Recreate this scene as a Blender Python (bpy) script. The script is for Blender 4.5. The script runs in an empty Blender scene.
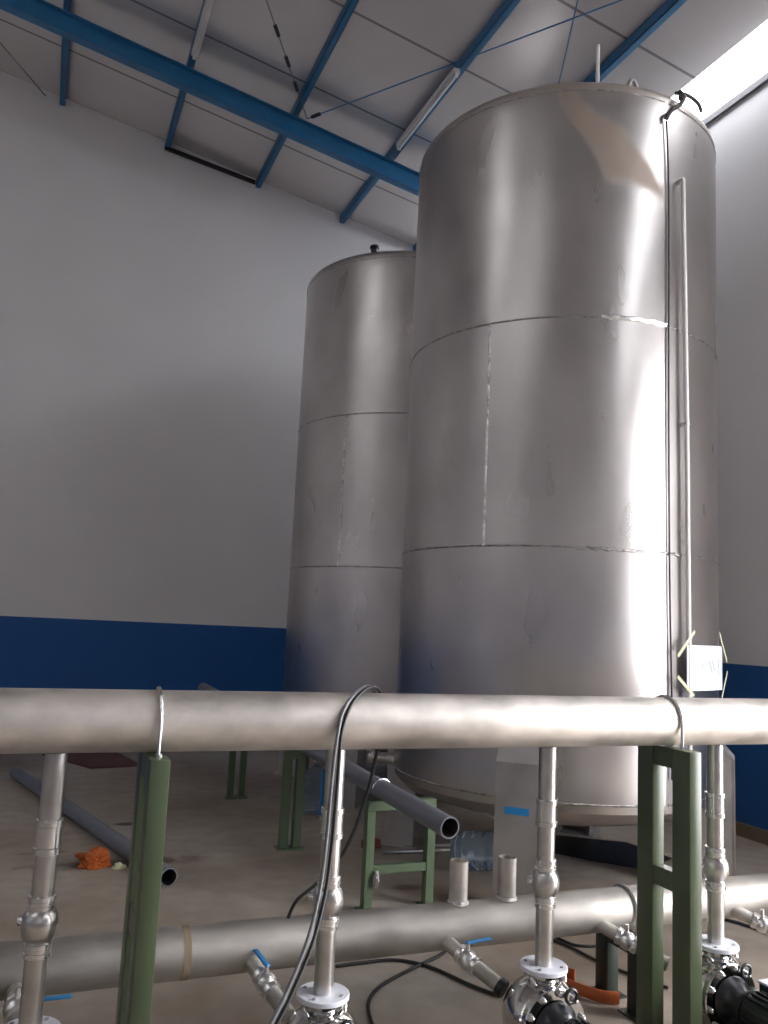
import bpy, bmesh, math, random
from mathutils import Vector, Matrix, noise
random.seed(7)
SC = bpy.context.scene
COL = SC.collection
PI = math.pi
rad = math.radians

# ------------------------------------------------------------------ camera
F, YAW, PITCH, ROLL, EYE = 830.2, 0.38531, 0.13490, 0.047725, 1.55
fw = Vector((math.sin(YAW)*math.cos(PITCH), math.cos(YAW)*math.cos(PITCH), math.sin(PITCH)))
r0 = Vector((math.cos(YAW), -math.sin(YAW), 0)); u0 = r0.cross(fw)
rt = math.cos(ROLL)*r0 + math.sin(ROLL)*u0; up = -math.sin(ROLL)*r0 + math.cos(ROLL)*u0
cam = bpy.data.cameras.new('camera'); camo = bpy.data.objects.new('camera', cam); COL.objects.link(camo)
cam.sensor_fit = 'HORIZONTAL'; cam.sensor_width = 36; cam.lens = F/768*36
cam.clip_start = 0.05
M = Matrix((( rt.x, up.x, -fw.x, 0), (rt.y, up.y, -fw.y, 0), (rt.z, up.z, -fw.z, EYE), (0, 0, 0, 1)))
camo.matrix_world = M
SC.camera = camo

# ------------------------------------------------------------------ materials
def mat(name):
    m = bpy.data.materials.new(name); m.use_nodes = True
    n = m.node_tree.nodes; l = m.node_tree.links
    return m, n, l, n['Principled BSDF']

def rgb(r, g, b):      # sRGB 0-255 to linear
    f = lambda c: (c/12.92 if c <= .04045 else ((c+.055)/1.055)**2.4)
    return (f(r/255), f(g/255), f(b/255), 1)

def noise_tex(n, l, scale, detail=4, vec=None, stretch=None, coord='Object'):
    t = n.new('ShaderNodeTexNoise'); t.inputs['Scale'].default_value = scale; t.inputs['Detail'].default_value = detail
    tc = n.new('ShaderNodeTexCoord')
    mp = n.new('ShaderNodeMapping')
    if stretch: mp.inputs['Scale'].default_value = stretch
    l.new(tc.outputs[coord], mp.inputs['Vector']); l.new(mp.outputs[0], t.inputs['Vector'])
    return t

def ramp(n, l, src, stops):
    r = n.new('ShaderNodeValToRGB'); e = r.color_ramp.elements
    while len(e) < len(stops): e.new(.5)
    for i, (p, c) in enumerate(stops):
        e[i].position = p; e[i].color = c if len(c) == 4 else (*c, 1)
    l.new(src, r.inputs[0]); return r

def math_node(n, l, op, a, b=None, clamp=False):
    m = n.new('ShaderNodeMath'); m.operation = op; m.use_clamp = clamp
    for i, v in enumerate((a, b)):
        if v is None: continue
        if isinstance(v, (int, float)): m.inputs[i].default_value = v
        else: l.new(v, m.inputs[i])
    return m.outputs[0]

def paint(name, c, rough=.5, var=.12, scale=6, metal=0, bump=0, spec=.5):
    m, n, l, b = mat(name)
    t = noise_tex(n, l, scale)
    c2 = tuple(max(0, x*(1-var*1.5)) for x in c[:3]); c1 = tuple(min(1, x*(1+var)) for x in c[:3])
    r = ramp(n, l, t.outputs[0], [(.3, c2), (.7, c1)])
    l.new(r.outputs[0], b.inputs['Base Color'])
    b.inputs['Roughness'].default_value = rough; b.inputs['Metallic'].default_value = metal
    b.inputs['Specular IOR Level'].default_value = spec
    if bump:
        bp = n.new('ShaderNodeBump'); bp.inputs['Strength'].default_value = bump; bp.inputs['Distance'].default_value = .01
        l.new(t.outputs[0], bp.inputs['Height']); l.new(bp.outputs[0], b.inputs['Normal'])
    return m

def steel(name, c, rough=.35, rvar=.12, scale=5, stretch=(1, 1, 1), var=.12, bump=.03, metal=1):
    m, n, l, b = mat(name)
    t = noise_tex(n, l, scale, 6, stretch=stretch)
    t2 = noise_tex(n, l, scale*.35, 3)
    lo = tuple(x*(1-var*1.6) for x in c[:3]); hi = tuple(min(1, x*(1+var)) for x in c[:3])
    r = ramp(n, l, t.outputs[0], [(.3, lo), (.65, hi)])
    l.new(r.outputs[0], b.inputs['Base Color'])
    mr = n.new('ShaderNodeMapRange'); mr.inputs[1].default_value = .3; mr.inputs[2].default_value = .7
    mr.inputs[3].default_value = rough-rvar; mr.inputs[4].default_value = rough+rvar
    l.new(t2.outputs[0], mr.inputs[0]); l.new(mr.outputs[0], b.inputs['Roughness'])
    b.inputs['Metallic'].default_value = metal
    bp = n.new('ShaderNodeBump'); bp.inputs['Strength'].default_value = bump; bp.inputs['Distance'].default_value = .02
    l.new(t2.outputs[0], bp.inputs['Height']); l.new(bp.outputs[0], b.inputs['Normal'])
    return m

TANK_COL = (.55, .52, .505)
def tank_steel(name, stain):
    m, n, l, b = mat(name)
    t = noise_tex(n, l, 2.2, 5, stretch=(1, 1, .8))
    t2 = noise_tex(n, l, 1.1, 3)
    t3 = noise_tex(n, l, 5, 2, stretch=(1, 1, .4))
    r = ramp(n, l, t.outputs[0], [(.2, tuple(x*.80 for x in TANK_COL)), (.8, tuple(x*1.16 for x in TANK_COL))])
    colour = r.outputs[0]
    mr = n.new('ShaderNodeMapRange'); mr.inputs[1].default_value = .15; mr.inputs[2].default_value = .85
    mr.inputs[3].default_value = .25; mr.inputs[4].default_value = .35
    l.new(t3.outputs[0], mr.inputs[0]); rough = mr.outputs[0]
    metal = None
    if stain:                                   # a smear of dried dust below the rim, fixed to the plate
        tc = n.new('ShaderNodeTexCoord'); sx = n.new('ShaderNodeSeparateXYZ'); l.new(tc.outputs['Object'], sx.inputs[0])
        th = math_node(n, l, 'ARCTAN2', sx.outputs[1], sx.outputs[0])
        u = math_node(n, l, 'DIVIDE', math_node(n, l, 'ADD', th, rad(125.5)), rad(37.5))
        wob = math_node(n, l, 'MULTIPLY', math_node(n, l, 'SUBTRACT', t.outputs[0], .5), .35)
        z = math_node(n, l, 'ADD', sx.outputs[2], wob)
        upper = math_node(n, l, 'SUBTRACT', 4.97, math_node(n, l, 'MULTIPLY', u, .62))
        lower = math_node(n, l, 'MAXIMUM', math_node(n, l, 'SUBTRACT', 4.86, math_node(n, l, 'MULTIPLY', u, 1.25)), 4.31)
        def soft(v, w):
            s = n.new('ShaderNodeMapRange'); s.interpolation_type = 'SMOOTHSTEP'
            s.inputs[1].default_value = -w; s.inputs[2].default_value = w
            l.new(v, s.inputs[0]); return s.outputs[0]
        a = soft(math_node(n, l, 'SUBTRACT', upper, z), .05)
        c = soft(math_node(n, l, 'SUBTRACT', z, lower), .05)
        d = soft(u, .06); e = soft(math_node(n, l, 'SUBTRACT', 1.0, u), .05)
        k = math_node(n, l, 'MULTIPLY', math_node(n, l, 'MULTIPLY', a, c), math_node(n, l, 'MULTIPLY', d, e))
        # dusty rim
        rim = soft(math_node(n, l, 'SUBTRACT', z, 4.93), .05)
        k = math_node(n, l, 'MAXIMUM', math_node(n, l, 'MULTIPLY', k, .72), math_node(n, l, 'MULTIPLY', rim, .45))
        mx = n.new('ShaderNodeMix'); mx.data_type = 'RGBA'
        l.new(k, mx.inputs[0]); l.new(colour, mx.inputs[6]); mx.inputs[7].default_value = (.34, .26, .20, 1)
        colour = mx.outputs[2]
        rough = math_node(n, l, 'ADD', rough, math_node(n, l, 'MULTIPLY', k, .3))
        metal = math_node(n, l, 'SUBTRACT', 1.0, math_node(n, l, 'MULTIPLY', k, .75))
    l.new(colour, b.inputs['Base Color']); l.new(rough, b.inputs['Roughness'])
    if metal is not None: l.new(metal, b.inputs['Metallic'])
    else: b.inputs['Metallic'].default_value = 1
    bp = n.new('ShaderNodeBump'); bp.inputs['Strength'].default_value = .03; bp.inputs['Distance'].default_value = .03
    l.new(t2.outputs[0], bp.inputs['Height']); l.new(bp.outputs[0], b.inputs['Normal'])
    return m

def wall_paint(name, band_z, white, blue):
    m, n, l, b = mat(name)
    g = n.new('ShaderNodeNewGeometry'); sx = n.new('ShaderNodeSeparateXYZ'); l.new(g.outputs['Position'], sx.inputs[0])
    t = noise_tex(n, l, 1.3, 3, coord='Object')
    k = math_node(n, l, 'LESS_THAN', sx.outputs[2], band_z)
    r1 = ramp(n, l, t.outputs[0], [(.3, tuple(x*.95 for x in white[:3])), (.7, white[:3])])
    r2 = ramp(n, l, t.outputs[0], [(.3, tuple(x*.9 for x in blue[:3])), (.7, blue[:3])])
    mx = n.new('ShaderNodeMix'); mx.data_type = 'RGBA'
    l.new(k, mx.inputs[0]); l.new(r1.outputs[0], mx.inputs[6]); l.new(r2.outputs[0], mx.inputs[7])
    l.new(mx.outputs[2], b.inputs['Base Color'])
    b.inputs['Roughness'].default_value = .6
    return m

def floor_mat():
    m, n, l, b = mat('concrete')
    t = noise_tex(n, l, .9, 6, coord='Object'); t2 = noise_tex(n, l, 7, 5, coord='Object')
    r = ramp(n, l, t.outputs[0], [(.32, (.27, .21, .16)), (.5, (.36, .305, .25)), (.68, (.42, .38, .33))])
    r2 = ramp(n, l, t2.outputs[0], [(.3, (.8, .8, .8)), (.65, (1, 1, 1))])
    mx = n.new('ShaderNodeMix'); mx.data_type = 'RGBA'; mx.blend_type = 'MULTIPLY'; mx.inputs[0].default_value = 1
    l.new(r.outputs[0], mx.inputs[6]); l.new(r2.outputs[0], mx.inputs[7])
    col = mx.outputs[2]
    g = n.new('ShaderNodeNewGeometry')
    for (x, y, rx, ry, c, s) in ((.62, 5.62, .55, .10, (.06, .035, .025), .8), (.74, 6.62, .09, .06, (.05, .03, .025), .9),
                                 (.2, 5.95, .16, .05, (.07, .05, .04), .7), (2.2, 4.75, .12, .06, (.10, .04, .025), .6),
                                 (2.45, 5.2, .1, .05, (.1, .04, .025), .6)):
        sub = n.new('ShaderNodeVectorMath'); sub.operation = 'SUBTRACT'; l.new(g.outputs['Position'], sub.inputs[0]); sub.inputs[1].default_value = (x, y, 0)
        mul = n.new('ShaderNodeVectorMath'); mul.operation = 'MULTIPLY'; l.new(sub.outputs[0], mul.inputs[0]); mul.inputs[1].default_value = (1/rx, 1/ry, 1)
        ln = n.new('ShaderNodeVectorMath'); ln.operation = 'LENGTH'; l.new(mul.outputs[0], ln.inputs[0])
        q = math_node(n, l, 'ADD', ln.outputs['Value'], math_node(n, l, 'MULTIPLY', math_node(n, l, 'SUBTRACT', t2.outputs[0], .5), 1.6))
        s_ = n.new('ShaderNodeMapRange'); s_.inputs[1].default_value = .5; s_.inputs[2].default_value = 1.1
        s_.inputs[3].default_value = s; s_.inputs[4].default_value = 0; l.new(q, s_.inputs[0])
        mm = n.new('ShaderNodeMix'); mm.data_type = 'RGBA'; l.new(s_.outputs[0], mm.inputs[0]); l.new(col, mm.inputs[6]); mm.inputs[7].default_value = (*c, 1)
        col = mm.outputs[2]
    l.new(col, b.inputs['Base Color'])
    b.inputs['Roughness'].default_value = .55
    b.inputs['Specular IOR Level'].default_value = .35
    return m

def ceiling_mat():
    m, n, l, b = mat('roof_sheet')
    g = n.new('ShaderNodeNewGeometry'); sx = n.new('ShaderNodeSeparateXYZ'); l.new(g.outputs['Position'], sx.inputs[0])
    q = math_node(n, l, 'FRACT', math_node(n, l, 'DIVIDE', math_node(n, l, 'SUBTRACT', sx.outputs[1], 9.04-24), 1.2))
    k = math_node(n, l, 'LESS_THAN', q, .025)
    t = noise_tex(n, l, .8, 3, coord='Object')
    r1 = ramp(n, l, t.outputs[0], [(.3, (.68, .655, .65)), (.7, (.74, .72, .715))])
    mx = n.new('ShaderNodeMix'); mx.data_type = 'RGBA'; l.new(k, mx.inputs[0]); l.new(r1.outputs[0], mx.inputs[6]); mx.inputs[7].default_value = (.30, .29, .30, 1)
    l.new(mx.outputs[2], b.inputs['Base Color'])
    b.inputs['Roughness'].default_value = .25; b.inputs['Metallic'].default_value = .4
    b.inputs['Specular IOR Level'].default_value = .7
    return m

MT = {
 'tank': tank_steel('brushed_tank_steel', False), 'tank_dusty': tank_steel('brushed_tank_steel_dusty', True),
 'weld': steel('weld_bead', (.42, .40, .39), .42, .1, 30, var=.3, bump=.4),
 'weld_bright': steel('ground_weld', (.85, .83, .81), .3, .1, 30, var=.2, bump=.3),
 'pipe': steel('pickled_pipe_steel', (.68, .635, .59), .52, .06, 7, (.6, 1, 1), .22, .08),
 'pipe_dull': steel('dull_pipe_steel', (.47, .445, .41), .58, .06, 6, (.5, 1, 1), .2, .05),
 'riser': steel('riser_steel', (.60, .58, .56), .33, .08, 12, var=.12, bump=.05),
 'collar': steel('fitting_steel', (.78, .77, .77), .27, .04, 9, var=.06, bump=.0),
 'chrome': steel('polished_pump_steel', (.66, .65, .63), .12, .05, 8, var=.08, bump=.03),
 'flange': paint('flange_plate', (.74, .76, .83), .5, .04, 8, metal=.1),
 'leg': steel('leg_plate_steel', (.45, .43, .415), .5, .06, 4, var=.12, metal=.7),
 'fit_grey': paint('dark_grey_fitting', (.085, .08, .08), .5, .1, 8),
 'green': paint('green_enamel', (.068, .090, .047), .30, .1, 5),
 'green_dark': paint('dark_green_enamel', (.014, .023, .016), .4, .1, 5),
 'green_mid': paint('mid_green_enamel', (.085, .13, .070), .42, .12, 5),
 'blue_steel': paint('blue_roof_paint', (.022, .165, .36), .42, .08, 4),
 'blue_plastic': paint('blue_plastic', (.02, .20, .46), .4, .08, 10),
 'blue_tape': paint('blue_tape', (.02, .26, .62), .5, .05, 10),
 'white_plastic': paint('white_lamp_body', (.72, .72, .71), .4, .04, 4),
 'pvc': paint('grey_pvc', (.16, .17, .195), .38, .08, 5),
 'pvc_in': paint('pvc_inside', (.05, .034, .034), .6, .1, 5),
 'black': paint('black_rubber', (.012, .012, .014), .45, .1, 8),
 'black_cast': paint('black_motor_paint', (.012, .013, .016), .3, .1, 8),
 'grey_cable': paint('grey_cable_sheath', (.16, .165, .18), .35, .1, 8),
 'orange': paint('orange_plastic', (.50, .115, .03), .45, .12, 9),
 'cloth': paint('orange_cloth', (.40, .095, .015), .9, .25, 9, bump=.3),
 'rust': paint('rusty_plate', (.13, .060, .048), .75, .2, 5),
 'red': paint('red_clay', (.25, .05, .035), .8, .1, 9),
 'paper': paint('white_paper', (.68, .72, .79), .7, .02, 5),
 'ink': paint('faint_ink', (.50, .54, .66), .7, .02, 5),
 'tape': paint('masking_tape', (.62, .62, .42), .6, .05, 9),
 'tan': paint('tan_skirting', (.24, .185, .12), .7, .12, 4),
 'trim': paint('grey_trim', (.16, .155, .17), .5, .05, 4),
 'white_pipe': paint('white_tube', (.78, .76, .74), .4, .05, 6),
 'floor': floor_mat(), 'ceiling': ceiling_mat(),
 'wall_back': wall_paint('gable_wall_paint', 1.45, (.80, .785, .795), (.010, .105, .36)),
 'wall_right': wall_paint('eave_wall_paint', 1.365, (.80, .785, .795), (.010, .105, .36)),
 'yard': paint('yard_ground', (.30, .28, .25), .9, .1, 2),
}
def bottle_plastic():
    m, n, l, b = mat('clear_blue_plastic')
    t = noise_tex(n, l, 14, 2)
    r = ramp(n, l, t.outputs[0], [(.3, (.42, .58, .74)), (.7, (.70, .80, .88))]); l.new(r.outputs[0], b.inputs['Base Color'])
    b.inputs['Transmission Weight'].default_value = .9; b.inputs['Roughness'].default_value = .18; b.inputs['IOR'].default_value = 1.2
    return m
MT['bottle'] = bottle_plastic()
def translucent_sheet(name, strength):
    m, n, l, b = mat(name)
    t = noise_tex(n, l, 2, 2)
    r = ramp(n, l, t.outputs[0], [(.3, (.93, .96, 1.0)), (.7, (.97, .98, 1.0))])
    l.new(r.outputs[0], b.inputs['Base Color']); l.new(r.outputs[0], b.inputs['Emission Color'])
    b.inputs['Emission Strength'].default_value = strength
    return m
MT['skylight'] = translucent_sheet('daylit_eave_sheet', 3.8)
MT['added_glow'] = translucent_sheet('added_roof_glow', 1.3)  # glow of the added roof strips, lightens the front tank's left side

# ------------------------------------------------------------------ mesh helpers
class MB:
    def __init__(s): s.bm = bmesh.new()
    def obox(s, c, ax, ay, az, bevel=0, seg=1):
        c, ax, ay, az = map(Vector, (c, ax, ay, az))
        vs = [s.bm.verts.new(c + i*ax + j*ay + k*az) for i in (-1, 1) for j in (-1, 1) for k in (-1, 1)]
        fs = [(0, 1, 3, 2), (4, 6, 7, 5), (0, 4, 5, 1), (2, 3, 7, 6), (0, 2, 6, 4), (1, 5, 7, 3)]
        faces = [s.bm.faces.new([vs[i] for i in f]) for f in fs]
        if bevel:
            es = list({e for f in faces for e in f.edges})
            bmesh.ops.bevel(s.bm, geom=es, offset=bevel, segments=seg, affect='EDGES', profile=.5)
        return s
    def box(s, x0, x1, y0, y1, z0, z1, bevel=0, seg=1):
        return s.obox(((x0+x1)/2, (y0+y1)/2, (z0+z1)/2), ((x1-x0)/2, 0, 0), (0, (y1-y0)/2, 0), (0, 0, (z1-z0)/2), bevel, seg)
    def lathe(s, o, d, prof, seg=32, closed=False):
        o = Vector(o); d = Vector(d).normalized()
        a = d.orthogonal().normalized(); b = d.cross(a)
        rings = []
        for r, t in prof:
            p = o + d*t
            if r < 1e-6: rings.append([s.bm.verts.new(p)])
            else: rings.append([s.bm.verts.new(p + r*(math.cos(2*PI*i/seg)*a + math.sin(2*PI*i/seg)*b)) for i in range(seg)])
        pairs = list(zip(rings, rings[1:]))
        if closed: pairs.append((rings[-1], rings[0]))
        for q, w in pairs:
            for i in range(seg):
                j = (i+1) % seg
                if len(q) == 1 and len(w) == 1: continue
                if len(q) == 1: s.bm.faces.new((q[0], w[j], w[i]))
                elif len(w) == 1: s.bm.faces.new((q[i], q[j], w[0]))
                else: s.bm.faces.new((q[i], q[j], w[j], w[i]))
        return s
    def cyl(s, p0, p1, r, r1=None, seg=24, bev=0):
        p0, p1 = Vector(p0), Vector(p1); L = (p1-p0).length; r1 = r if r1 is None else r1
        pr = [(0, 0), (r, 0), (r1, L), (0, L)] if not bev else [(0, 0), (r-bev, 0), (r, bev), (r1, L-bev), (r1-bev, L), (0, L)]
        return s.lathe(p0, p1-p0, pr, seg)
    def pipe(s, p0, p1, ro, ri, seg=32):
        p0, p1 = Vector(p0), Vector(p1); L = (p1-p0).length
        return s.lathe(p0, p1-p0, [(ri, 0), (ro, 0), (ro, L), (ri, L)], seg, closed=True)
    def ball(s, c, r, seg=16, sc=(1, 1, 1)):
        c = Vector(c)
        g = bmesh.ops.create_uvsphere(s.bm, u_segments=seg, v_segments=max(6, seg//2), radius=r)
        for v in g['verts']: v.co = Vector((v.co.x*sc[0], v.co.y*sc[1], v.co.z*sc[2])) + c
        return s
    def tube(s, pts, r, seg=8, closed=False, smooth=0, flat=None):
        pts = [Vector(p) for p in pts]
        if smooth: pts = spline(pts, smooth)
        n = len(pts); tang = []
        for i in range(n):
            a = pts[i-1] if (i > 0 or closed) else pts[i]; b = pts[(i+1) % n] if (i < n-1 or closed) else pts[i]
            tang.append((b-a).normalized())
        nrm = tang[0].orthogonal().normalized(); rings = []
        for i in range(n):
            t = tang[i]; nrm = (nrm - t*nrm.dot(t)).normalized(); bn = t.cross(nrm)
            ra, rb = (r, r) if flat is None else flat
            if flat is not None:
                zb = Vector((0, 0, 1)); zb = (zb - t*zb.dot(t)).normalized(); N, B = t.cross(zb), zb
            else: N, B = nrm, bn
            rings.append([s.bm.verts.new(pts[i] + ra*math.cos(2*PI*k/seg)*N + rb*math.sin(2*PI*k/seg)*B) for k in range(seg)])
        pr = list(zip(rings, rings[1:]))
        if closed: pr.append((rings[-1], rings[0]))
        for a, b in pr:
            for k in range(seg): s.bm.faces.new((a[k], a[(k+1) % seg], b[(k+1) % seg], b[k]))
        if not closed:
            s.bm.faces.new(rings[0][::-1]); s.bm.faces.new(rings[-1])
        return s
    def prism(s, poly, d):                     # poly of 3-D points swept by d
        d = Vector(d); a = [s.bm.verts.new(Vector(p)) for p in poly]; b = [s.bm.verts.new(Vector(p)+d) for p in poly]
        s.bm.faces.new(a[::-1]); s.bm.faces.new(b); n = len(a)
        for i in range(n): s.bm.faces.new((a[i], a[(i+1) % n], b[(i+1) % n], b[i]))
        return s
    def build(s, name, m, parent=None, origin=None, smooth=True, ang=35):
        off = wloc(parent) if parent else Vector(origin or (0, 0, 0))
        for v in s.bm.verts: v.co -= off
        bmesh.ops.recalc_face_normals(s.bm, faces=s.bm.faces[:])
        me = bpy.data.meshes.new(name); s.bm.to_mesh(me); s.bm.free()
        me.materials.append(m)
        if smooth:
            me.polygons.foreach_set('use_smooth', [True]*len(me.polygons)); me.set_sharp_from_angle(angle=rad(ang))
        o = bpy.data.objects.new(name, me); COL.objects.link(o)
        if parent: o.parent = parent
        else: o.location = off
        return o

def wloc(o):
    v = Vector((0, 0, 0))
    while o: v = v + Vector(o.location); o = o.parent
    return v

def spline(pts, k):
    out = []; n = len(pts)
    for i in range(n-1):
        p0 = pts[max(i-1, 0)]; p1 = pts[i]; p2 = pts[i+1]; p3 = pts[min(i+2, n-1)]
        for j in range(k):
            t = j/k
            out.append(.5*((2*p1) + (p2-p0)*t + (2*p0-5*p1+4*p2-p3)*t*t + (3*p1-p0-3*p2+p3)*t**3))
    out.append(pts[-1]); return out

def tag(o, label, cat, group=None, kind=None):
    o['label'] = label; o['category'] = cat
    if group: o['group'] = group
    if kind: o['kind'] = kind
    return o
def thing(name, label, cat, loc, group=None):
    o = bpy.data.objects.new(name, None); COL.objects.link(o); o.location = loc; o.empty_display_size = .1
    return tag(o, label, cat, group)
def struct(o): o['kind'] = 'structure'; return o
def copy_tree(o, parent=None):
    c = o.copy(); COL.objects.link(c)
    if parent: c.parent = parent
    for ch in list(o.children): copy_tree(ch, c)
    return c

# ------------------------------------------------------------------ the hall
XW, YB, XL, YF = 5.4, 10.0, -12.0, -8.0
RA, RS = 7.525, -.178
rz = lambda x: RA + RS*x
D0, D1, DZ = -.7, 2.02, 4.0                    # roller door opening in the right wall
b = MB(); b.box(XL-.2, XW+.02, YF-.2, YB+.2, -.15, 0); struct(b.build('floor', MT['floor'], smooth=False))
b = MB(); b.box(XW+.02, 16, -12, 14, -.16, -.01); struct(b.build('ground', MT['yard'], smooth=False))
b = MB()                                         # gable wall: sloping top
b.prism([(XL-.2, YB, 0), (XW+.2, YB, 0), (XW+.2, YB, rz(XW+.2)+.02), (XL-.2, YB, rz(XL-.2)+.02)], (0, .2, 0))
struct(b.build('wall_back', MT['wall_back'], smooth=False))
b = MB()
b.prism([(XL-.2, YF-.2, 0), (XW+.2, YF-.2, 0), (XW+.2, YF-.2, rz(XW+.2)+.02), (XL-.2, YF-.2, rz(XL-.2)+.02)], (0, .2, 0))
struct(b.build('wall_front', MT['wall_back'], smooth=False))
b = MB(); b.box(XL-.2, XL, YF, YB, 0, rz(XL)+.02); struct(b.build('wall_left', MT['wall_back'], smooth=False))
b = MB(); WT = 6.40
b.box(XW, XW+.2, D1, YB, 0, WT); b.box(XW, XW+.2, YF, D0, 0, WT); b.box(XW, XW+.2, D0, D1, DZ, WT)
struct(b.build('wall_right', MT['wall_right'], smooth=False))
SX = 5.07                                        # daylit strip from here to the eave
def slab(x0, x1, th=.08, y0=YF-.2, y1=YB+.2):
    q = MB(); q.prism([(x0, y0, rz(x0)), (x1, y0, rz(x1)), (x1, y0, rz(x1)+th), (x0, y0, rz(x0)+th)], (0, y1-y0, 0)); return q
GLOW_STRIPS = [(-2.6, -1.2), (2.2, 3.4)]                # glowing roof strips added out of view to brighten the hall's left side
KX = -3.5
ys = [YF-.2] + [y for p in GLOW_STRIPS for y in p] + [YB+.2]
b = MB()
def slab_in(b, x0, x1, y0, y1, th=.08):
    b.prism([(x0, y0, rz(x0)), (x1, y0, rz(x1)), (x1, y0, rz(x1)+th), (x0, y0, rz(x0)+th)], (0, y1-y0, 0))
for y0, y1 in zip(ys[::2], ys[1::2]): slab_in(b, XL-.2, SX, y0, y1)
for y0, y1 in GLOW_STRIPS: slab_in(b, KX, SX, y0, y1)
struct(b.build('ceiling', MT['ceiling'], smooth=False))
for i, (y0, y1) in enumerate(GLOW_STRIPS):
    b = MB(); slab_in(b, XL-.2, KX, y0, y1); struct(b.build('lit_strip_%d' % (i+2), MT['added_glow'], smooth=False))
q = slab(SX, XW+.05); q.box(XW+.03, XW+.10, YF, YB, WT, rz(XW)+.02)
struct(q.build('lit_strip_1', MT['skylight'], smooth=False))
b = MB(); b.box(XW-.035, XW+.0, D1+.02, YB, WT-.035, WT+.03); b.box(XW-.035, XW, YF, D1, WT-.035, WT+.03); struct(b.build('trim_1', MT['trim'], smooth=False))
b = MB(); b.box(XW-.02, XW, D1+.06, YB, 0, .105); struct(b.build('baseboard_right', MT['tan'], smooth=False))
b = MB()
for y in (D0-.06, D1): b.box(XW-.015, XW+.2, y, y+.06, 0, DZ+.06)
b.box(XW-.015, XW+.2, D0-.06, D1+.06, DZ, DZ+.06); struct(b.build('trim_2', MT['blue_steel'], smooth=False))

# roof steel -------------------------------------------------------
PURL = [(-.34, 'blue roof purlin farthest left, meeting the gable wall near the corner cable'),
        (.90, 'blue roof purlin carrying the upper left white lamp, ending above the black bar'),
        (2.06, 'blue roof purlin crossing the rafter where the two bracing rods meet'),
        (3.22, 'blue roof purlin just left of the tall front tank top, beside a white lamp'),
        (4.30, 'blue roof purlin nearest the bright eave strip, above the front tank lid')]
for x, lab in PURL:
    b = MB(); zt = rz(x)-.002
    z0 = zt-.11
    b.box(x-.004, x+.004, YF, YB, z0, zt-.008)                       # web of the channel
    b.box(x-.004, x+.06, YF, YB, z0, z0+.008); b.box(x-.004, x+.06, YF, YB, zt-.017, zt-.009)
    b.box(x+.052, x+.06, YF, YB, z0, z0+.025)
    tag(b.build('purlin', MT['blue_steel'], origin=(x, YB, z0), smooth=False), lab, 'purlin', 'blue roof purlins')
# rafter: an I-beam parallel to the roof slope
ry = 8.25; t = Vector((1, 0, RS)).normalized(); nn = Vector((-RS, 0, 1)).normalized()
cx = (XL+XW)/2; L = (XW-XL)/2/t.x
cen = Vector((cx, ry, rz(cx)-.285))
raf = thing('rafter', 'broad blue steel rafter running down the roof slope to the eave', 'rafter', (cx, ry, rz(cx)-.4))
MB().obox(cen, t*L, (0, .005, 0), nn*.10).build('web', MT['blue_steel'], raf, smooth=False)
for s_ in (-1, 1): MB().obox(cen+nn*.1*s_, t*L, (0, .055, 0), nn*.006).build('flange', MT['blue_steel'], raf, smooth=False)
def rod(name, p0, p1, r, lab, m, bits=()):
    o = thing(name, lab, 'bracing rod', p0)
    MB().cyl(p0, p1, r, seg=8).build('rod', m, o)
    for f in bits:
        p = Vector(p0).lerp(Vector(p1), f); d = (Vector(p1)-Vector(p0)).normalized()
        MB().cyl(p-d*.06, p+d*.06, r*3, seg=8).build('turnbuckle', MT['black'], o)
    return o
on = lambda x, y, off: (x, y, rz(x)-off)
nd = on(2.19, 8.17, .168)
rod('bracing_rod', nd, on(-.31, 4.08, .119), .0065, 'dark bracing rod with turnbuckles, rising from the rafter towards the upper left', MT['grey_cable'], (.10, .17, .25))
rod('bracing_rod', nd, on(4.33, 4.32, .119), .0065, 'thin blue bracing rod crossing the ceiling above the front tank', MT['blue_steel'], (.03,))
rod('bracing_rod', on(4.33, 6.71, .123), on(3.25, 4.42, .123), .0065, 'short looking blue rod rising straight above the front tank rim', MT['blue_steel'])
rod('bracing_rod', on(-.5, 9.9, .13), on(-1.6, 8.4, .13), .008, 'thin dark bracing rod in the upper left roof corner', MT['grey_cable'])
b = MB(); b.box(.86, 2.06, 9.93, 9.965, 0, .001); b.bm.free()
b = MB(); b.obox((1.465, 9.955, 7.172-.005), Vector((.575, 0, -.0825)), (0, .02, 0), (0, 0, .022))
tag(b.build('conduit_bar', MT['black'], origin=(1.465, 9.955, 7.14)), 'black bar fixed along the gable wall top between two purlins', 'conduit')
def lamp(x, y0, y1, z, lab):
    o = thing('ceiling_lamp', lab, 'lamp', (x, (y0+y1)/2, z), 'white tube lamps under the purlins')
    b = MB(); b.box(x-.035, x+.035, y0, y1, z-.045, z+.012, .008); b.build('housing', MT['white_plastic'], o)
    MB().cyl((x, y0+.03, z-.058), (x, y1-.03, z-.058), .014, seg=12).build('tube', MT['white_plastic'], o)
    for y in (y0, y1-.03): MB().box(x-.02, x+.02, y, y+.03, z-.078, z-.04, .004).build('tube_holder', MT['white_plastic'], o)
lamp(.93, 6.85, 8.02, rz(.93)-.125, 'white tube lamp under the second purlin, near the upper left of the roof')
lamp(3.19, 6.55, 7.95, rz(3.19)-.125, 'white tube lamp under the purlin left of the front tank top')

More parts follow.
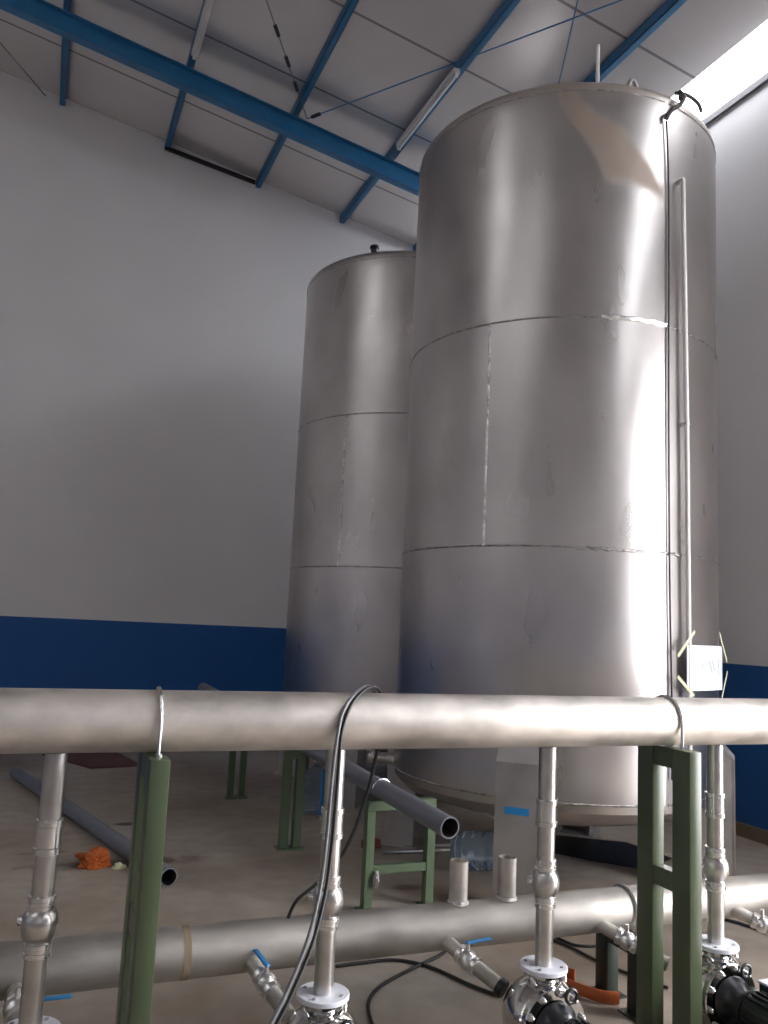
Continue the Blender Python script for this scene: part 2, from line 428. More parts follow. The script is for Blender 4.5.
# ------------------------------------------------------------------ tanks
R, ZB, ZT = 1.0825, .61, 4.95
TH0 = rad(-87.6)                                 # plate joint that runs the full height
def shell_r(th):
    d = (th-TH0) % (2*PI)
    dent = .0135*(1-math.exp(-d/.125))
    return R - dent*max(0, 1-d/3.6)
def make_tank(T, mshell, label, first):
    root = thing('storage_tank', label, 'tank', (T[0], T[1], 0), 'tall steel storage tanks')
    P = lambda th, r, z: (T[0]+r*math.cos(th), T[1]+r*math.sin(th), z)
    b = MB(); NS = 220
    prof = [(0, ZB)]
    zs = [ZB+(ZT-ZB)*i/36 for i in range(37)]
    rings = []
    for z in zs: rings.append([b.bm.verts.new(P(TH0+2*PI*i/NS, shell_r(TH0+2*PI*i/NS-1e-9) if i == NS else shell_r(TH0+2*PI*i/NS+1e-9), z)) for i in range(NS+1)])
    for k in range(7):                            # rounded shoulder
        a = (k+1)/7*PI/2
        rings.append([b.bm.verts.new(P(TH0+2*PI*i/NS, (R-.0)*1.0-(R-shell_r(TH0+2*PI*i/NS))*(1-(k+1)/7)-.085*(1-math.cos(a)), ZT+.07*math.sin(a))) for i in range(NS+1)])
    for A, B in zip(rings, rings[1:]):
        for i in range(NS): b.bm.faces.new((A[i], A[i+1], B[i+1], B[i]))
    b.build('shell', mshell, root, ang=40)
    MB().lathe((T[0], T[1], 0), (0, 0, 1), [(R-.085, ZT+.068), (R-.09, ZT+.075), (.7*R, ZT+.115), (.35*R, ZT+.15), (0, ZT+.16)], 96).build('top_head', mshell, root)
    MB().lathe((T[0], T[1], 0), (0, 0, 1), [(R-.004, ZB+.004), (R-.01, ZB-.05), (R-.07, ZB-.11), (.72*R, ZB-.18), (.4*R, ZB-.22), (0, ZB-.24)], 96).build('bottom_head', MT['tank'], root)
    def seam(pts, r, m='weld'): MB().tube(pts, r, 6).build('weld_seam', MT[m], root)
    for z, r_ in ((ZB, .0075), (2.05, .006), (3.445, .006), (ZT-.02, .005)):
        seam([P(TH0+rad(a), shell_r(TH0+rad(a))-.001, z) for a in range(1, 360, 2)], r_)
    th = rad(-147.1 if first else -143.2)
    seam([P(th, shell_r(th)-.001, 2.05+i*(3.445-2.05)/8) for i in range(9)], .009, 'weld_bright')
    th = rad(-100); 
    if first:                                     # short ground weld on the upper joint
        seam([P(rad(a), shell_r(rad(a))-.006, 3.452+.004*math.sin(a)) for a in range(-111, -86, 2)], .019, 'weld_bright')
        seam([P(rad(a), shell_r(rad(a)), 2.045+.006*math.sin(a*1.7)) for a in range(-118, -78, 2)], .010, 'weld')
    for k, a in enumerate((-133, -45, 45, 135)):   # folded plate legs
        a = rad(a); er = Vector((math.cos(a), math.sin(a), 0)); et = Vector((-math.sin(a), math.cos(a), 0)); c = Vector((T[0], T[1], 0))
        b = MB(); r1 = R+.075; zt = .90
        pt = lambda rr, tt, z: c + er*rr + et*tt + Vector((0, 0, z))
        # face plate, sloped closing plate, two side flanges, foot
        b.obox(pt(r1, 0, (zt-.08)/2), er*.004, et*.125, Vector((0, 0, (zt-.08)/2)))
        up_ = (pt(R+.0, 0, zt)-pt(r1, 0, zt-.085)); mid = (pt(R+.0, 0, zt)+pt(r1, 0, zt-.085))/2
        b.obox(mid, up_*.5, et*.125, up_.cross(et).normalized()*.004)
        for s_ in (-1, 1):
            b.prism([pt(R-.14, s_*.121, 0), pt(r1, s_*.121, 0), pt(r1, s_*.121, zt-.085), pt(R-.005, s_*.121, zt), pt(R-.005, s_*.121, ZB-.02), pt(R-.14, s_*.121, ZB-.16)], et*.008*-s_)
        lg = b.build('leg', MT['leg'], root, smooth=False)
        MB().obox(pt(R-.03, 0, .006), er*.15, et*.16, Vector((0, 0, .006))).build('foot_plate', MT['leg'], lg, smooth=False)
        if k == 0 and first:
            MB().obox(pt(r1+.0055, .0, .56), er*.0015, et*.068, Vector((0, 0, .020))).build('tape', MT['blue_tape'], lg, smooth=False)['label'] = 'strip of blue tape on the front leg'
    return root, P
T1 = (3.347, 4.979); T2 = (3.304, 7.69)
tank1, P1 = make_tank(T1, MT['tank_dusty'], 'tall front stainless steel tank with a paper sheet taped to it', True)
tank2, P2 = make_tank(T2, MT['tank'], 'stainless steel tank standing behind and left of the front tank', False)
# front tank fittings
lv = [(P1(rad(-82.3), R+.035, 4.42)), (P1(rad(-80.8), R+.035, 3.0)), (P1(rad(-79.6), R+.035, 1.0)), (P1(rad(-79.6), R+.035, .70))]
o = MB().tube(lv, .015, 12, smooth=4).build('level_tube', MT['white_pipe'], tank1); o['label'] = 'thin whitish level tube'
for z, a in ((4.42, -82.3), (2.85, -80.7), (.72, -79.6)):
    MB().cyl(P1(rad(a), R-.02, z), P1(rad(a), R+.045, z), .016, seg=10).build('tube_clip', MT['collar'], tank1)
a = rad(-85)
f = MB(); f.tube([P1(rad(-89), R+.02, 4.80), P1(rad(-88), R+.045, 4.85), P1(rad(-85), R+.05, 4.90), P1(rad(-82.5), R+.045, 4.97), P1(rad(-81.5), R+.0, 5.05)], .014, 10, smooth=4)
f.build('inlet_fitting', MT['fit_grey'], tank1)
f = MB(); f.tube([P1(rad(-82.5), R-.02, 5.045), P1(rad(-78), R-.0, 5.055), P1(rad(-73), R+.02, 5.03), P1(rad(-70.5), R+.02, 4.985)], .012, 8, smooth=4); f.build('valve_lever', MT['fit_grey'], tank1)
MB().ball(P1(rad(-82.5), R+.035, 4.985), .026, 12).build('valve_body', MT['fit_grey'], tank1)
f = MB(); f.tube([P1(rad(-95), R-.24, 5.03), P1(rad(-94.5), R-.24, 5.16), P1(rad(-92.5), R-.24, 5.215), P1(rad(-90), R-.24, 5.17), P1(rad(-89), R-.24, 5.03)], .014, 8, smooth=4); f.build('lifting_lug', MT['leg'], tank1)
MB().cyl(P1(rad(-110.9), R-.16, 5.02), P1(rad(-110.9), R-.16, 5.36), .0125, seg=10).build('vent_pipe', MT['white_pipe'], tank1)
f = MB(); f.cyl(P1(rad(151), R-.12, .60), P1(rad(151), R+.17, .63), .032, seg=20); f.build('outlet_nozzle', MT['riser'], tank1)
MB().cyl(P1(rad(151), R+.15, .628), P1(rad(151), R+.18, .631), .045, seg=20).build('nozzle_collar', MT['collar'], tank1)
# leg brace
e1 = Vector(P1(rad(-135), R+.0, .46)); e2 = Vector(P1(rad(135), R+.0, .46))
MB().cyl(e1.lerp(e2, .06), e1.lerp(e2, .94), .008, seg=8).build('leg_brace', MT['white_pipe'], tank1)
# rear tank lid nub
f = MB(); f.cyl(P2(rad(-134), R-.075, 5.0), P2(rad(-134), R-.075, 5.065), .035, seg=14, bev=.006); f.cyl(P2(rad(-134), R-.075, 5.055), P2(rad(-134), R-.075, 5.085), .048, seg=14, bev=.006)
f.build('vent_cap', MT['black_cast'], tank2)
# thin cable hanging down the plate joint
pts = [P1(rad(-88.6), R+.016, 4.79), P1(rad(-87.5), R+.014, 4.3), P1(rad(-87.4), R+.014, 3.0), P1(rad(-86.9), R+.014, 1.9), P1(rad(-86.0), R+.014, 1.2), P1(rad(-85.9), R+.014, .75)]
tag(MB().tube(pts, .0058, 6, smooth=5).build('hanging_cable', MT['black'], origin=P1(rad(-86), R, .75)), 'thin black cable hanging down the front of the tall tank', 'cable')

# paper notice on the front tank
def sheet(name, m, a0, a1, z0, z1, off, parent, skew0=0, skew1=0):
    b = MB(); n = 10; rows = []
    for j, z in enumerate((z0, z1)):
        rows.append([b.bm.verts.new(P1(rad(a0+(a1-a0)*i/n + (skew0 if j == 0 else skew1)), shell_r(rad(a0+(a1-a0)*i/n))+off, z)) for i in range(n+1)])
    for i in range(n): b.bm.faces.new((rows[0][i], rows[0][i+1], rows[1][i+1], rows[1][i]))
    r = bmesh.ops.extrude_face_region(b.bm, geom=b.bm.faces[:])
    for v in [g for g in r['geom'] if isinstance(g, bmesh.types.BMVert)]:
        d = Vector((v.co.x-T1[0], v.co.y-T1[1], 0)).normalized(); v.co += d*.0012
    return b.build(name, m, parent, smooth=False)
pn = thing('paper_notice', 'white paper sheet taped low on the right side of the front tank', 'paper', P1(rad(-66), R+.03, 1.25))
sheet('sheet', MT['paper'], -81.2, -58, 1.252, 1.518, .0505, pn)
def strip(p, q, w=.010, off=.053):
    (a, z), (a2, z2) = p, q; A = Vector(P1(rad(a), R+off-.003, z)); B = Vector(P1(rad(a2), R+off-.003, z2)); d = (B-A)
    er = Vector((math.cos(rad((a+a2)/2)), math.sin(rad((a+a2)/2)), 0)); wv = d.cross(er).normalized()
    return MB().obox((A+B)/2, d*.5, wv*w, er*.0008)
for p, q in (((-78.0, 1.60), (-85.5, 1.45)), ((-62.5, 1.60), (-53, 1.42)), ((-85.5, 1.335), (-78.5, 1.225)), ((-52.5, 1.36), (-60.5, 1.205))):
    strip(p, q).build('tape_strip', MT['tape'], pn, smooth=False)
b_ = [((-74.5, 1.42), (-74.5, 1.375)), ((-70.5, 1.43), (-68.5, 1.36)), ((-68.5, 1.43), (-66.8, 1.37)), ((-64, 1.43), (-64, 1.35)), ((-64, 1.43), (-61.5, 1.43)), ((-60.5, 1.425), (-60.5, 1.36))]
for i, (p, q) in enumerate(b_): strip(p, q, .0022, .0555).build('faint_writing', MT['ink'], pn, smooth=False)

# ------------------------------------------------------------------ upper header, risers, pumps
HY, HZ, HR = 2.64, 1.23, .091
hd = thing('header_pipe', 'large horizontal stainless pipe crossing the whole foreground at chest height', 'pipe', (1.5, HY, HZ-HR))
MB().pipe((-1.6, HY, HZ), (4.3, HY, HZ), HR, HR-.006, 64).build('pipe', MT['pipe'], hd)
for x in (-.45, 3.25): MB().lathe((x-.006, HY, HZ), (1, 0, 0), [(HR-.002, 0), (HR+.003, .003), (HR+.003, .009), (HR-.002, .012)], 48).build('weld_ring', MT['weld'], hd)

RX = [.086, .945, 1.765, 2.552]; RY = 2.65; FZ = .39
RL = ['stainless riser pipe at the far left of the header pipe', 'stainless riser pipe with grey cables looped beside it',
      'stainless riser pipe between the looped cable and the right green stand', 'stainless riser pipe right of the right green stand']
def make_riser(x):
    o = thing('riser_pipe', RL[0], 'pipe', (x, RY, FZ), 'riser pipes under the header')
    B = (x, RY, 0); up_ = (0, 0, 1)
    zt = HZ-HR-.0003
    MB().cyl((x, RY, FZ), (x, RY, zt), .0315, seg=28).build('pipe', MT['riser'], o)
    b = MB().lathe(B, up_, [(.031, .955), (.0385, .953), (.0385, .937), (.0355, .934), (.0355, .878), (.0385, .876), (.0385, .860), (.031, .858)], 28); b.build('union', MT['collar'], o)
    for z in (.728, .601):
        MB().lathe(B, up_, [(.031, z-.02), (.038, z-.018), (.0385, z-.006), (.036, z-.004), (.036, z+.004), (.0385, z+.006), (.038, z+.018), (.031, z+.02)], 8 if False else 28).build('collar', MT['collar'], o)
    v = MB().lathe(B, up_, [(.033, .712), (.041, .703), (.047, .69), (.050, .668), (.047, .645), (.041, .63), (.033, .62)], 32).build('check_valve', MT['riser'], o)
    MB().cyl((x-.035, RY+.02, .672), (x-.055, RY+.03, .672), .015, seg=12).build('valve_boss', MT['collar'], v)
    fl = MB().lathe((x, RY, FZ-.016), up_, [(0, 0), (.082, 0), (.084, .002), (.084, .014), (.082, .016), (.031, .016), (.031, .017), (0, .017)], 40).build('flange', MT['flange'], o)
    for k in range(4):
        a = PI/4+k*PI/2
        MB().cyl((x+.064*math.cos(a), RY+.064*math.sin(a), FZ-.001), (x+.064*math.cos(a), RY+.064*math.sin(a), FZ+.004), .0065, seg=6).build('bolt', MT['leg'], fl)
    return o
r0_ = make_riser(RX[0])
for x, lab in zip(RX[1:], RL[1:]):
    c = copy_tree(r0_); c.location.x = x; c['label'] = lab

PLAB = ['polished pump at the foot of the far left riser', 'polished pump under the flange of the riser beside the looped cables',
        'polished ball-shaped pump under the riser in the middle of the frame bottom', 'polished pump with black motor beside the dark green plinth']
def make_pump(x):
    o = thing('pump', PLAB[0], 'pump', (x, RY, 0), 'polished pumps under the risers')
    zc = .212; RV = .142; Yd = (0, -1, 0); O = (x, RY, zc)
    zf = FZ-.0165
    MB().lathe((x, RY, 0), (0, 0, 1), [(0, zf), (.070, zf), (.072, zf-.003), (.070, zf-.012), (.052, zf-.020), (.046, zf-.04), (.060, zf-.075), (.03, zf-.1)], 32).build('discharge_neck', MT['chrome'], o)
    MB().lathe(O, Yd, [(0, -.13), (.04, -.13), (.05, -.127), (.085, -.113), (.115, -.085), (.134, -.045), (RV, .0), (.139, .03), (.125, .058), (0, .058)], 48).build('casing', MT['chrome'], o)
    ring = MB().lathe(O, Yd, [(.09, .052), (.122, .052), (.126, .056), (.126, .074), (.122, .078), (.09, .078)], 48).build('clamp_ring', MT['chrome'], o)
    for k in range(10):
        a = k*PI/5+.2; p = Vector((x+.110*math.cos(a), RY-.076, zc+.110*math.sin(a)))
        q = MB().cyl(p, p+Vector((0, -.012, 0)), .012, seg=6); q.ball(p+Vector((0, -.014, 0)), .009, 10); q.build('bolt', MT['collar'], ring)
    MB().lathe(O, Yd, [(0, .08), (.085, .08), (.087, .085), (.07, .10), (.055, .13), (.055, .16), (.072, .17), (.072, .18), (0, .18)], 32).build('lantern', MT['black_cast'], o)
    m = MB().lathe(O, Yd, [(0, .182), (.068, .182), (.07, .19), (.07, .33), (.06, .35), (0, .35)], 32)
    for k in range(20):
        a = k*PI/10; er = Vector((math.cos(a), 0, math.sin(a))); m.obox(Vector(O)+Vector((0, -.26, 0))+er*.073, er*.007, er.cross(Vector((0, 1, 0)))*.0025, (0, .065, 0))
    m.build('motor', MT['black_cast'], o, ang=30)
    e = MB().tube([(x+.045+.022*math.cos(2*PI*i/16), RY-.105, zc+.108+.022*math.sin(2*PI*i/16)) for i in range(16)], .006, 8, closed=True); e.build('lifting_eye', MT['black_cast'], o)
    for s_ in (-1, 1):
        MB().tube([(x+s_*.06, RY-.02, zc+.125), (x+s_*.068, RY-.03, zc+.15), (x+s_*.06, RY-.045, zc+.13)], .0055, 8, smooth=3).build('tie_bolt', MT['collar'], o)
        MB().ball((x+s_*.075, RY+.0, zc+.105), .014, 12).build('plug', MT['collar'], o)
    b = MB(); b.box(x-.085, x+.085, RY-.36, RY+.02, 0, .02, .003)
    b.box(x-.075, x-.06, RY-.34, RY-.20, .02, .125); b.box(x+.06, x+.075, RY-.34, RY-.20, .02, .125); b.box(x-.05, x+.05, RY-.03, RY+.01, .02, .08)
    b.build('base', MT['green_dark'], o, smooth=False)
    return o
p0_ = make_pump(RX[0])
for x, lab in zip(RX[1:], PLAB[1:]):
    c = copy_tree(p0_); c.location.x = x; c['label'] = lab

# ------------------------------------------------------------------ tall green stands with U-bolts
def ubolt(x, yc, zc, rr, zlow, r, name, parent, m='collar'):
    pts = [(x, yc-rr, zlow)] + [(x, yc-rr*math.cos(PI*i/14), zc+rr*math.sin(PI*i/14)) for i in range(15)] + [(x, yc+rr, zlow)]
    return MB().tube(pts, r, 8).build(name, MT[m], parent)
def make_stand(x0, x1, yA, yB, yC, yD, zt, zm, lab, m, pipe_y, pipe_z, pipe_r, grp):
    o = thing('pipe_stand', lab, 'pipe stand', ((x0+x1)/2, (yA+yD)/2, 0), grp)
    for a, c in ((yA, yB), (yC, yD)): MB().box(x0, x1, a, c, 0.008, zt, .004, 2).build('upright', MT[m], o)
    MB().box(x0+.001, x1-.001, yB, yC, zt-.075, zt-.001, .003).build('top_bar', MT[m], o)
    if zm: MB().box(x0+.004, x1-.004, yB, yC, zm[0], zm[1], .003).build('cross_bar', MT[m], o)
    for a, c in ((yA, yB), (yC, yD)): MB().box(x0-.03, x1+.03, a-.02, c+.02, 0, .008).build('foot_plate', MT[m], o, smooth=False)
    u = ubolt((x0+x1)/2, pipe_y, pipe_z, pipe_r+.0062, zt-.02, .0055, 'u_bolt', o)
    for s_ in (-1, 1):
        y = pipe_y+s_*(pipe_r+.0062)
        MB().cyl(((x0+x1)/2, y, zt), ((x0+x1)/2, y, zt+.009), .0105, seg=6).build('nut', MT['collar'], u)
    return o
zt = HZ-HR-.0005
make_stand(.332, .389, 2.485, 2.575, 2.70, 2.79, zt, (.62, .69), 'green steel stand under the left part of the header pipe', 'green', HY, HZ, HR, 'tall green header stands')
make_stand(2.262, 2.318, 2.472, 2.566, 2.672, 2.763, zt, (.62, .69), 'green steel stand under the right part of the header pipe', 'green', HY, HZ, HR, 'tall green header stands')

# ------------------------------------------------------------------ floor header with stubs, branches, low stands
GY, GZ, GR = 3.08, .39, .085
fh = thing('floor_header_pipe', 'dull horizontal steel pipe running low above the floor behind the pumps', 'pipe', (1.5, GY, GZ-GR))
MB().pipe((-1.8, GY, GZ), (4.9, GY, GZ), GR, GR-.006, 56).build('pipe', MT['pipe_dull'], fh)
for x in (1.645, 1.868):
    s_ = MB().pipe((x, GY+.0, GZ+.07), (x, GY+.0, GZ+.243), .037, .033, 28).build('stub', MT['pipe'], fh)
    MB().lathe((x, GY, GZ+GR-.006), (0, 0, 1), [(.037, 0), (.043, .002), (.043, .008), (.037, .014)], 28).build('weld_ring', MT['weld_bright'], s_)
MB().lathe((.565, GY, GZ), (1, 0, 0), [(GR-.001, 0), (GR+.0012, .0005), (GR+.0012, .025), (GR-.001, .0255)], 56).build('tape_band', MT['tan'], fh)['label'] = 'faded tan tape band'
def branch(p0, p1, lab, handle, rubber=False, vt=.42, side=False):
    p0, p1 = Vector(p0), Vector(p1); d = (p1-p0).normalized(); L = (p1-p0).length
    o = thing('branch_pipe', lab, 'pipe', p0, 'branch pipes off the floor header')
    MB().cyl(p0, p1, .027, seg=24).build('pipe', MT['pipe_dull'], o)
    yv = L*vt
    v = MB().lathe(p0+d*yv, d, [(.027, -.045), (.034, -.042), (.034, -.026), (.030, -.022), (.036, -.012), (.038, .0), (.036, .012), (.030, .022), (.034, .026), (.034, .042), (.027, .045)], 20).build('ball_valve', MT['collar'], o)
    q = p0+d*yv
    MB().cyl(q+Vector((0, 0, .033)), q+Vector((0, 0, .062)), .008, seg=10).build('valve_stem', MT['collar'], v)
    if handle:
        h = Vector(handle).normalized(); w = h.cross(Vector((0, 0, 1))).normalized(); n_ = w.cross(h)
        p = q+(Vector((.03, 0, .02)) if side else Vector((0, 0, .060))); LL = .14 if side else .12
        MB().obox(p+h*LL*.42, h*LL/2, w*.009, n_*.0045, .003).build('valve_handle', MT['blue_plastic'], v)['label'] = 'blue lever handle'
    if rubber: MB().cyl(p1-d*.012, p1+d*.014, .034, seg=24, bev=.003).build('rubber_sleeve', MT['black'], o)
ST = (0, -.075, -.028)
def br(x, xe, lab, h, ye=2.80, ze=.262, **k): branch((x, GY-.062, GZ-.03), (xe, ye, ze), lab, h, **k)
br(.045, .06, 'branch pipe with blue lever beside the far left riser', (1, -.02, 0), 2.81, .30, vt=.45, side=True)
br(.80, .885, 'branch pipe with short blue lever left of the looped cables', (-.35, 1, .35))
br(1.56, 1.685, 'branch pipe with black rubber end below the two upright stubs', (1, .15, 0), rubber=True)
br(2.275, 2.45, 'branch pipe crossing in front of the low dark green stand', None)
br(3.0, 3.20, 'branch pipe at the right edge beyond the rightmost riser', None)
zt2 = GZ-GR-.0005
for x, lab in ((2.45, 'low dark green stand beside the orange strap'), (-.06, 'low dark green stand at the far left edge under the floor pipe')):
    make_stand(x-.03, x+.03, 2.93, 3.015, 3.145, 3.23, zt2, None, lab, 'green_dark', GY, GZ, GR, 'low dark green stands')

# ------------------------------------------------------------------ stands behind, grey plastic pipes
def frame_stand(x0, x1, y, zt, lab, zm=None, w=.05, dp=.055, tb=.055, clip=False):
    o = thing('pipe_trestle', lab, 'pipe stand', ((x0+x1)/2, y, 0), 'green trestles under the grey pipe')
    for a in (x0, x1-w): MB().box(a, a+w, y-dp/2, y+dp/2, .008, zt-tb, .003).build('upright', MT['green_mid'], o)
    MB().box(x0, x1, y-dp/2, y+dp/2, zt-tb, zt, .003).build('top_bar', MT['green_mid'], o)
    if zm: MB().box(x0+w, x1-w, y-dp/2+.005, y+dp/2-.005, zm-.022, zm+.022, .003).build('cross_bar', MT['green_mid'], o)
    for a in (x0, x1-w): MB().box(a-.02, a+w+.02, y-dp/2-.03, y+dp/2+.03, 0, .008).build('foot_plate', MT['green_mid'], o, smooth=False)
    if clip:
        u = MB().tube([(x0+w+.012, y-dp/2-.012, .215), (x0+w+.012, y-dp/2-.03, .17), (x0+w+.012, y-dp/2-.012, .135)], .012, 8, smooth=4); u.build('hanging_clip', MT['collar'], o)
    return o
E_ = Vector((1.92, 3.70, .60)); F_ = Vector((1.563, 8.37, .85)); PR = .052
def pz(y): return E_.lerp(F_, (y-E_.y)/(F_.y-E_.y))
sl = PR*1.002+.0015
frame_stand(1.775, 2.195, 4.43, pz(4.43-.03).z-sl, 'green trestle with cross bar nearest the open end of the grey pipe', .215, clip=True)
frame_stand(1.665, 1.815, 5.73, pz(5.73-.03).z-sl, 'narrow green trestle left of the blue water bottle', None, .058)
frame_stand(1.655, 1.805, 7.39, pz(7.39-.03).z-sl, 'small distant green trestle left of the rear tank', None, .05)
def plastic_pipe(p, q, lab):
    o = thing('plastic_pipe', lab, 'pipe', (p+q)/2, 'grey plastic pipes')
    MB().pipe(p, q, PR, PR-.006, 32).build('pipe', MT['pvc'], o)
    d = (q-p).normalized()
    MB().pipe(p+d*.004, q-d*.004, PR-.0061, PR-.007, 32).build('pipe_lining', MT['pvc_in'], o)
    return o
op = plastic_pipe(E_, F_, 'grey plastic pipe lying across the green trestles, open end towards the viewer')
p4 = pz(4.43); dd = (F_-E_).normalized(); sd = dd.cross(Vector((0, 0, 1))).normalized(); un = sd.cross(dd)
b = MB().tube([p4+sd*(PR+.005)*math.cos(PI*i/12)+un*(PR+.005)*math.sin(PI*i/12) for i in range(13)], .005, 8)
b.build('pipe_clamp', MT['collar'], op)
plastic_pipe(Vector((.835, 5.08, PR+.001)), Vector((-.06, 8.54, PR+.001)), 'grey plastic pipe lying on the floor beside the orange cloth')

# ------------------------------------------------------------------ loose things on the floor
def crumple(name, c, s, m, lab, cat, seed):
    b = MB(); bmesh.ops.create_icosphere(b.bm, subdivisions=5, radius=1)
    for v in b.bm.verts:
        p = v.co.copy(); k = 1 + .55*noise.noise(p*1.6+Vector((seed, 0, 0))) + .32*(1-abs(noise.noise(p*3.4+Vector((0, seed, 0))))*2) *.6 + .12*noise.noise(p*8)
        v.co = Vector((p.x*k*s[0], p.y*k*s[1], p.z*k*s[2]))
    lo = min(v.co.z for v in b.bm.verts)
    for v in b.bm.verts:
        v.co.z = max(v.co.z, lo*.35) - lo*.35 + .001; v.co += Vector(c)
    return tag(b.build(name, m, origin=c, ang=60), lab, cat)
crumple('crumpled_cloth', (.455, 5.60, 0), (.09, .075, .058), MT['cloth'], 'crumpled orange cloth on the floor beside the grey pipe', 'cloth', 3.1)
crumple('crumpled_paper', (.60, 5.50, 0), (.03, .022, .02), MT['tape'], 'small pale crumpled scrap beside the orange cloth', 'scrap', 8.4)
b = MB(); b.prism([(.18, 9.78, 0), (.62, 8.93, 0), (1.12, 9.0, 0), (.95, 9.80, 0)], (0, 0, .02))
tag(b.build('steel_plate', MT['rust'], origin=(.65, 9.4, 0), smooth=False), 'dark rust-red plate lying on the floor near the gable wall', 'plate')
def bottle(name, lab, o, axis, k=1.0):
    t_ = thing(name, lab, 'bottle', o, 'blue water bottles')
    pr = [(0, .004), (.09, 0), (.125, .012), (.132, .03), (.132, .09), (.126, .10), (.132, .11), (.132, .17), (.126, .18), (.132, .19), (.132, .25), (.126, .26), (.132, .27), (.130, .31), (.105, .355), (.05, .39), (.028, .405), (.028, .445), (0, .445)]
    return t_, [(r*k, h*k) for r, h in pr]
t_, pr = bottle('water_bottle', 'big clear blue water bottle standing between trestle and riser', (2.24, 6.72, 0), None, .93)
MB().lathe((2.24, 6.72, 0), (0, 0, 1), pr, 32).build('body', MT['bottle'], t_)
MB().cyl((2.24, 6.72, .405), (2.24, 6.72, .432), .034, seg=16).build('cap', MT['tape'], t_)
t_, pr = bottle('water_bottle', 'big clear blue water bottle lying under the front tank', (2.63, 5.0, 0), None, .93)
ax = Vector((.30, -.05, 0)).normalized()
MB().lathe((2.63, 5.0, .1212), ax, pr, 32).build('body', MT['bottle'], t_)
MB().cyl(Vector((2.63, 5.0, .1212))+ax*.405, Vector((2.63, 5.0, .1212))+ax*.432, .034, seg=16).build('cap', MT['blue_plastic'], t_)
q0 = Vector((2.222, 6.50, 0.0)); q1 = Vector((2.232, 6.52, .38))
rt_ = thing('blue_tube', 'upright bright blue tube beside the standing water bottle', 'tube', q0)
MB().cyl(q0+Vector((0, 0, .02)), q1, .020, seg=14).build('pipe', MT['blue_plastic'], rt_)
MB().cyl(q0+Vector((0, 0, .001)), q0+Vector((0, 0, .035)), .027, seg=14).build('foot', MT['collar'], rt_)
b = MB(); b.obox((2.30, 5.62, .03), (.06, .02, 0), (-.012, .035, 0), (0, 0, .03), .01, 2)
tag(b.build('brick_fragment', MT['red'], origin=(2.30, 5.62, 0)), 'small red brick fragment on the floor near the trestle', 'brick')
for p, q, lab in (((2.32, 5.45, .012), (2.95, 5.42, .012), 'thin steel rod on the floor nearer the trestle'), ((2.72, 5.56, .012), (3.2, 5.46, .012), 'thin steel rod on the floor farther under the front tank')):
    tag(MB().cyl(p, q, .011, seg=10).build('steel_rod', MT['leg'], origin=p), lab, 'rod', 'steel rods under the tank')
b = MB(); b.prism([(3.30, 5.80, 0), (3.42, 5.42, 0), (3.70, 4.98, 0), (3.95, 4.72, 0), (4.32, 4.9, 0), (4.28, 5.35, 0), (3.75, 5.70, 0)], (0, 0, .006))  # thin flat black piece on the floor below the tank
tag(b.build('black_sheet', MT['black'], origin=(3.6, 5.2, 0), smooth=False), 'flat black sheet lying on the floor under the front tank', 'mat')
# orange strap around the low stand's foot
pts = [(2.40, 3.42, .05), (2.30, 3.46, .05), (2.26, 3.40, .05), (2.285, 3.30, .05), (2.33, 3.22, .05), (2.41, 3.10, .05), (2.455, 3.08, .05)]
pts = [(2.385, 3.33, .028), (2.33, 3.40, .028), (2.27, 3.41, .028), (2.265, 3.33, .028), (2.31, 3.21, .028), (2.36, 3.12, .028), (2.43, 3.075, .028)]
tag(MB().tube(pts, .02, 10, smooth=6, flat=(.010, .026)).build('orange_strap', MT['orange'], origin=(2.3, 3.3, 0)), 'curved orange plastic strap on the floor at the low green stand', 'strap')
# dark green plinth at the right bottom corner
pl = thing('equipment_plinth', 'dark green steel plinth with pale top beside the rightmost pump', 'plinth', (2.78, 2.32, 0))
MB().box(2.648, 2.89, 2.05, 2.535, 0, .277, .004).build('body', MT['green_dark'], pl)
MB().box(2.645, 2.895, 2.045, 2.54, .277, .285, .002).build('top_plate', MT['flange'], pl)

# ------------------------------------------------------------------ cables
def at(px, py, ax, val):
    d = rt*((px-384)/F) - up*((py-512)/F) + fw; c = Vector((0, 0, EYE)); return c + d*((val-c[ax])/d[ax])
def loop(dx, m, name, lab, top, tail, r):
    pts = [at(262+dx, 1040, 1, 2.36), at(283+dx, 1000, 1, 2.40), at(306+dx, 945, 1, 2.45), at(319+dx, 895, 1, 2.49), at(326+dx, 845, 1, 2.515), at(331+dx, 790, 1, 2.528),
           at(335+dx*.8, 752, 1, 2.535), at(338+dx*.6, 733, 1, 2.537)] + [Vector(p) for p in top] + tail
    return tag(MB().tube(pts, r, 8, smooth=6).build(name, m, origin=tuple(pts[0])), lab, 'cable', 'cables looped over the header pipe')
def over(pl, r):                                # rest on the pipe's surface, never inside it
    out = []
    for px, py, Y in pl:
        p = at(px, py, 1, Y); d = Vector((0, p.y-HY, p.z-HZ))
        k = HR+r+.001
        out.append(Vector((p.x, HY+d.y/d.length*max(k, d.length), HZ+d.z/d.length*max(k, d.length))))
    return out
loop(0, MT['grey_cable'], 'looped_cable', 'grey cable looped over the header pipe beside the second riser',
     over([(341, 717, 2.545), (347, 704, 2.56), (355, 694, 2.59), (363, 688, 2.63), (370, 687, 2.665), (375, 692, 2.71), (377, 705, 2.735), (378, 722, 2.737)], .0062), [], .0062)
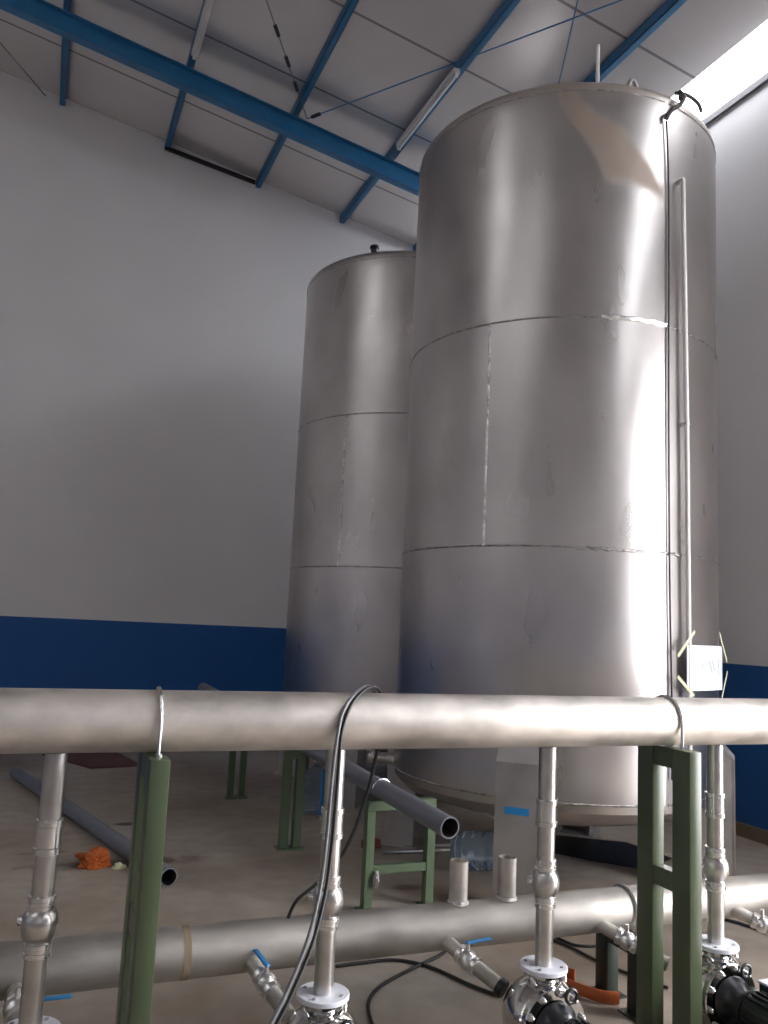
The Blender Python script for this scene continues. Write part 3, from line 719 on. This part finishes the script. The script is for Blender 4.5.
loop(6, MT['black'], 'looped_cable', 'black cable looped over the header pipe, its tail curving to the floor',
     over([(346, 717, 2.545), (352, 704, 2.56), (360, 694, 2.59), (368, 688, 2.63), (375, 687, 2.665), (380, 692, 2.71), (382, 705, 2.737)], .0062),
     [at(380, 730, 1, 2.745), at(377, 752, 1, 2.80), at(365, 800, 1, 2.86), at(345, 850, 1, 2.90), at(318, 882, 1, 2.92), at(297, 900, 1, 2.93), at(288, 918, 1, 2.94)], .0062)
fl = lambda x, y, z=.008: at(x, y, 2, z)
def floor_cable(pix, m, lab, r=.008): 
    pts = [fl(*p, r+.001) for p in pix]
    tag(MB().tube(pts, r, 8, smooth=6).build('floor_cable', m, origin=tuple(pts[0])), lab, 'cable', 'black cables on the floor')
floor_cable([(336, 966), (360, 963), (395, 960), (430, 967), (470, 985), (500, 996)], MT['black'], 'black cable on the floor running right from the second riser')
floor_cable([(374, 1030), (368, 1005), (378, 988), (405, 972), (440, 955), (452, 944)], MT['black'], 'black cable on the floor bending down towards the frame bottom')
floor_cable([(552, 935), (575, 945), (600, 946)], MT['black'], 'short black cable on the floor behind the low green stand', .007)
floor_cable([(548, 938), (572, 948), (600, 962), (640, 978), (668, 988)], MT['black'], 'black cable on the floor passing the orange strap', .007)
floor_cable([(720, 918), (745, 925), (780, 938)], MT['black'], 'black cable on the floor behind the rightmost riser')

# ------------------------------------------------------------------ daylight
w = bpy.data.worlds.new('sky'); SC.world = w; w.use_nodes = True
bg = w.node_tree.nodes['Background']; bg.inputs[0].default_value = (.98, .97, 1.0, 1); bg.inputs[1].default_value = 9.0
def area(name, loc, sx, sy, d, portal=False, energy=0, col=(1, 1, 1)):
    l = bpy.data.lights.new(name, 'AREA'); l.shape = 'RECTANGLE'; l.size = sx; l.size_y = sy; l.energy = energy; l.color = col
    o = bpy.data.objects.new(name, l); COL.objects.link(o); o.location = loc
    o.rotation_euler = Vector(d).to_track_quat('-Z', 'Z').to_euler()
    if portal: l.cycles.is_portal = True
    return o
area('door_daylight_portal', (XW+.1, (D0+D1)/2, DZ/2), D1-D0, DZ, (-1, 0, 0), True)

SC.view_settings.view_transform = 'Standard'; SC.view_settings.look = 'None'
SC.view_settings.exposure = 1.05; SC.view_settings.gamma = 1.0; SC.view_settings.use_curve_mapping = False
SC.cycles.use_denoising = True
SC.cycles.max_bounces = 12; SC.cycles.diffuse_bounces = 8; SC.cycles.glossy_bounces = 6
SC.cycles.sample_clamp_indirect = 10
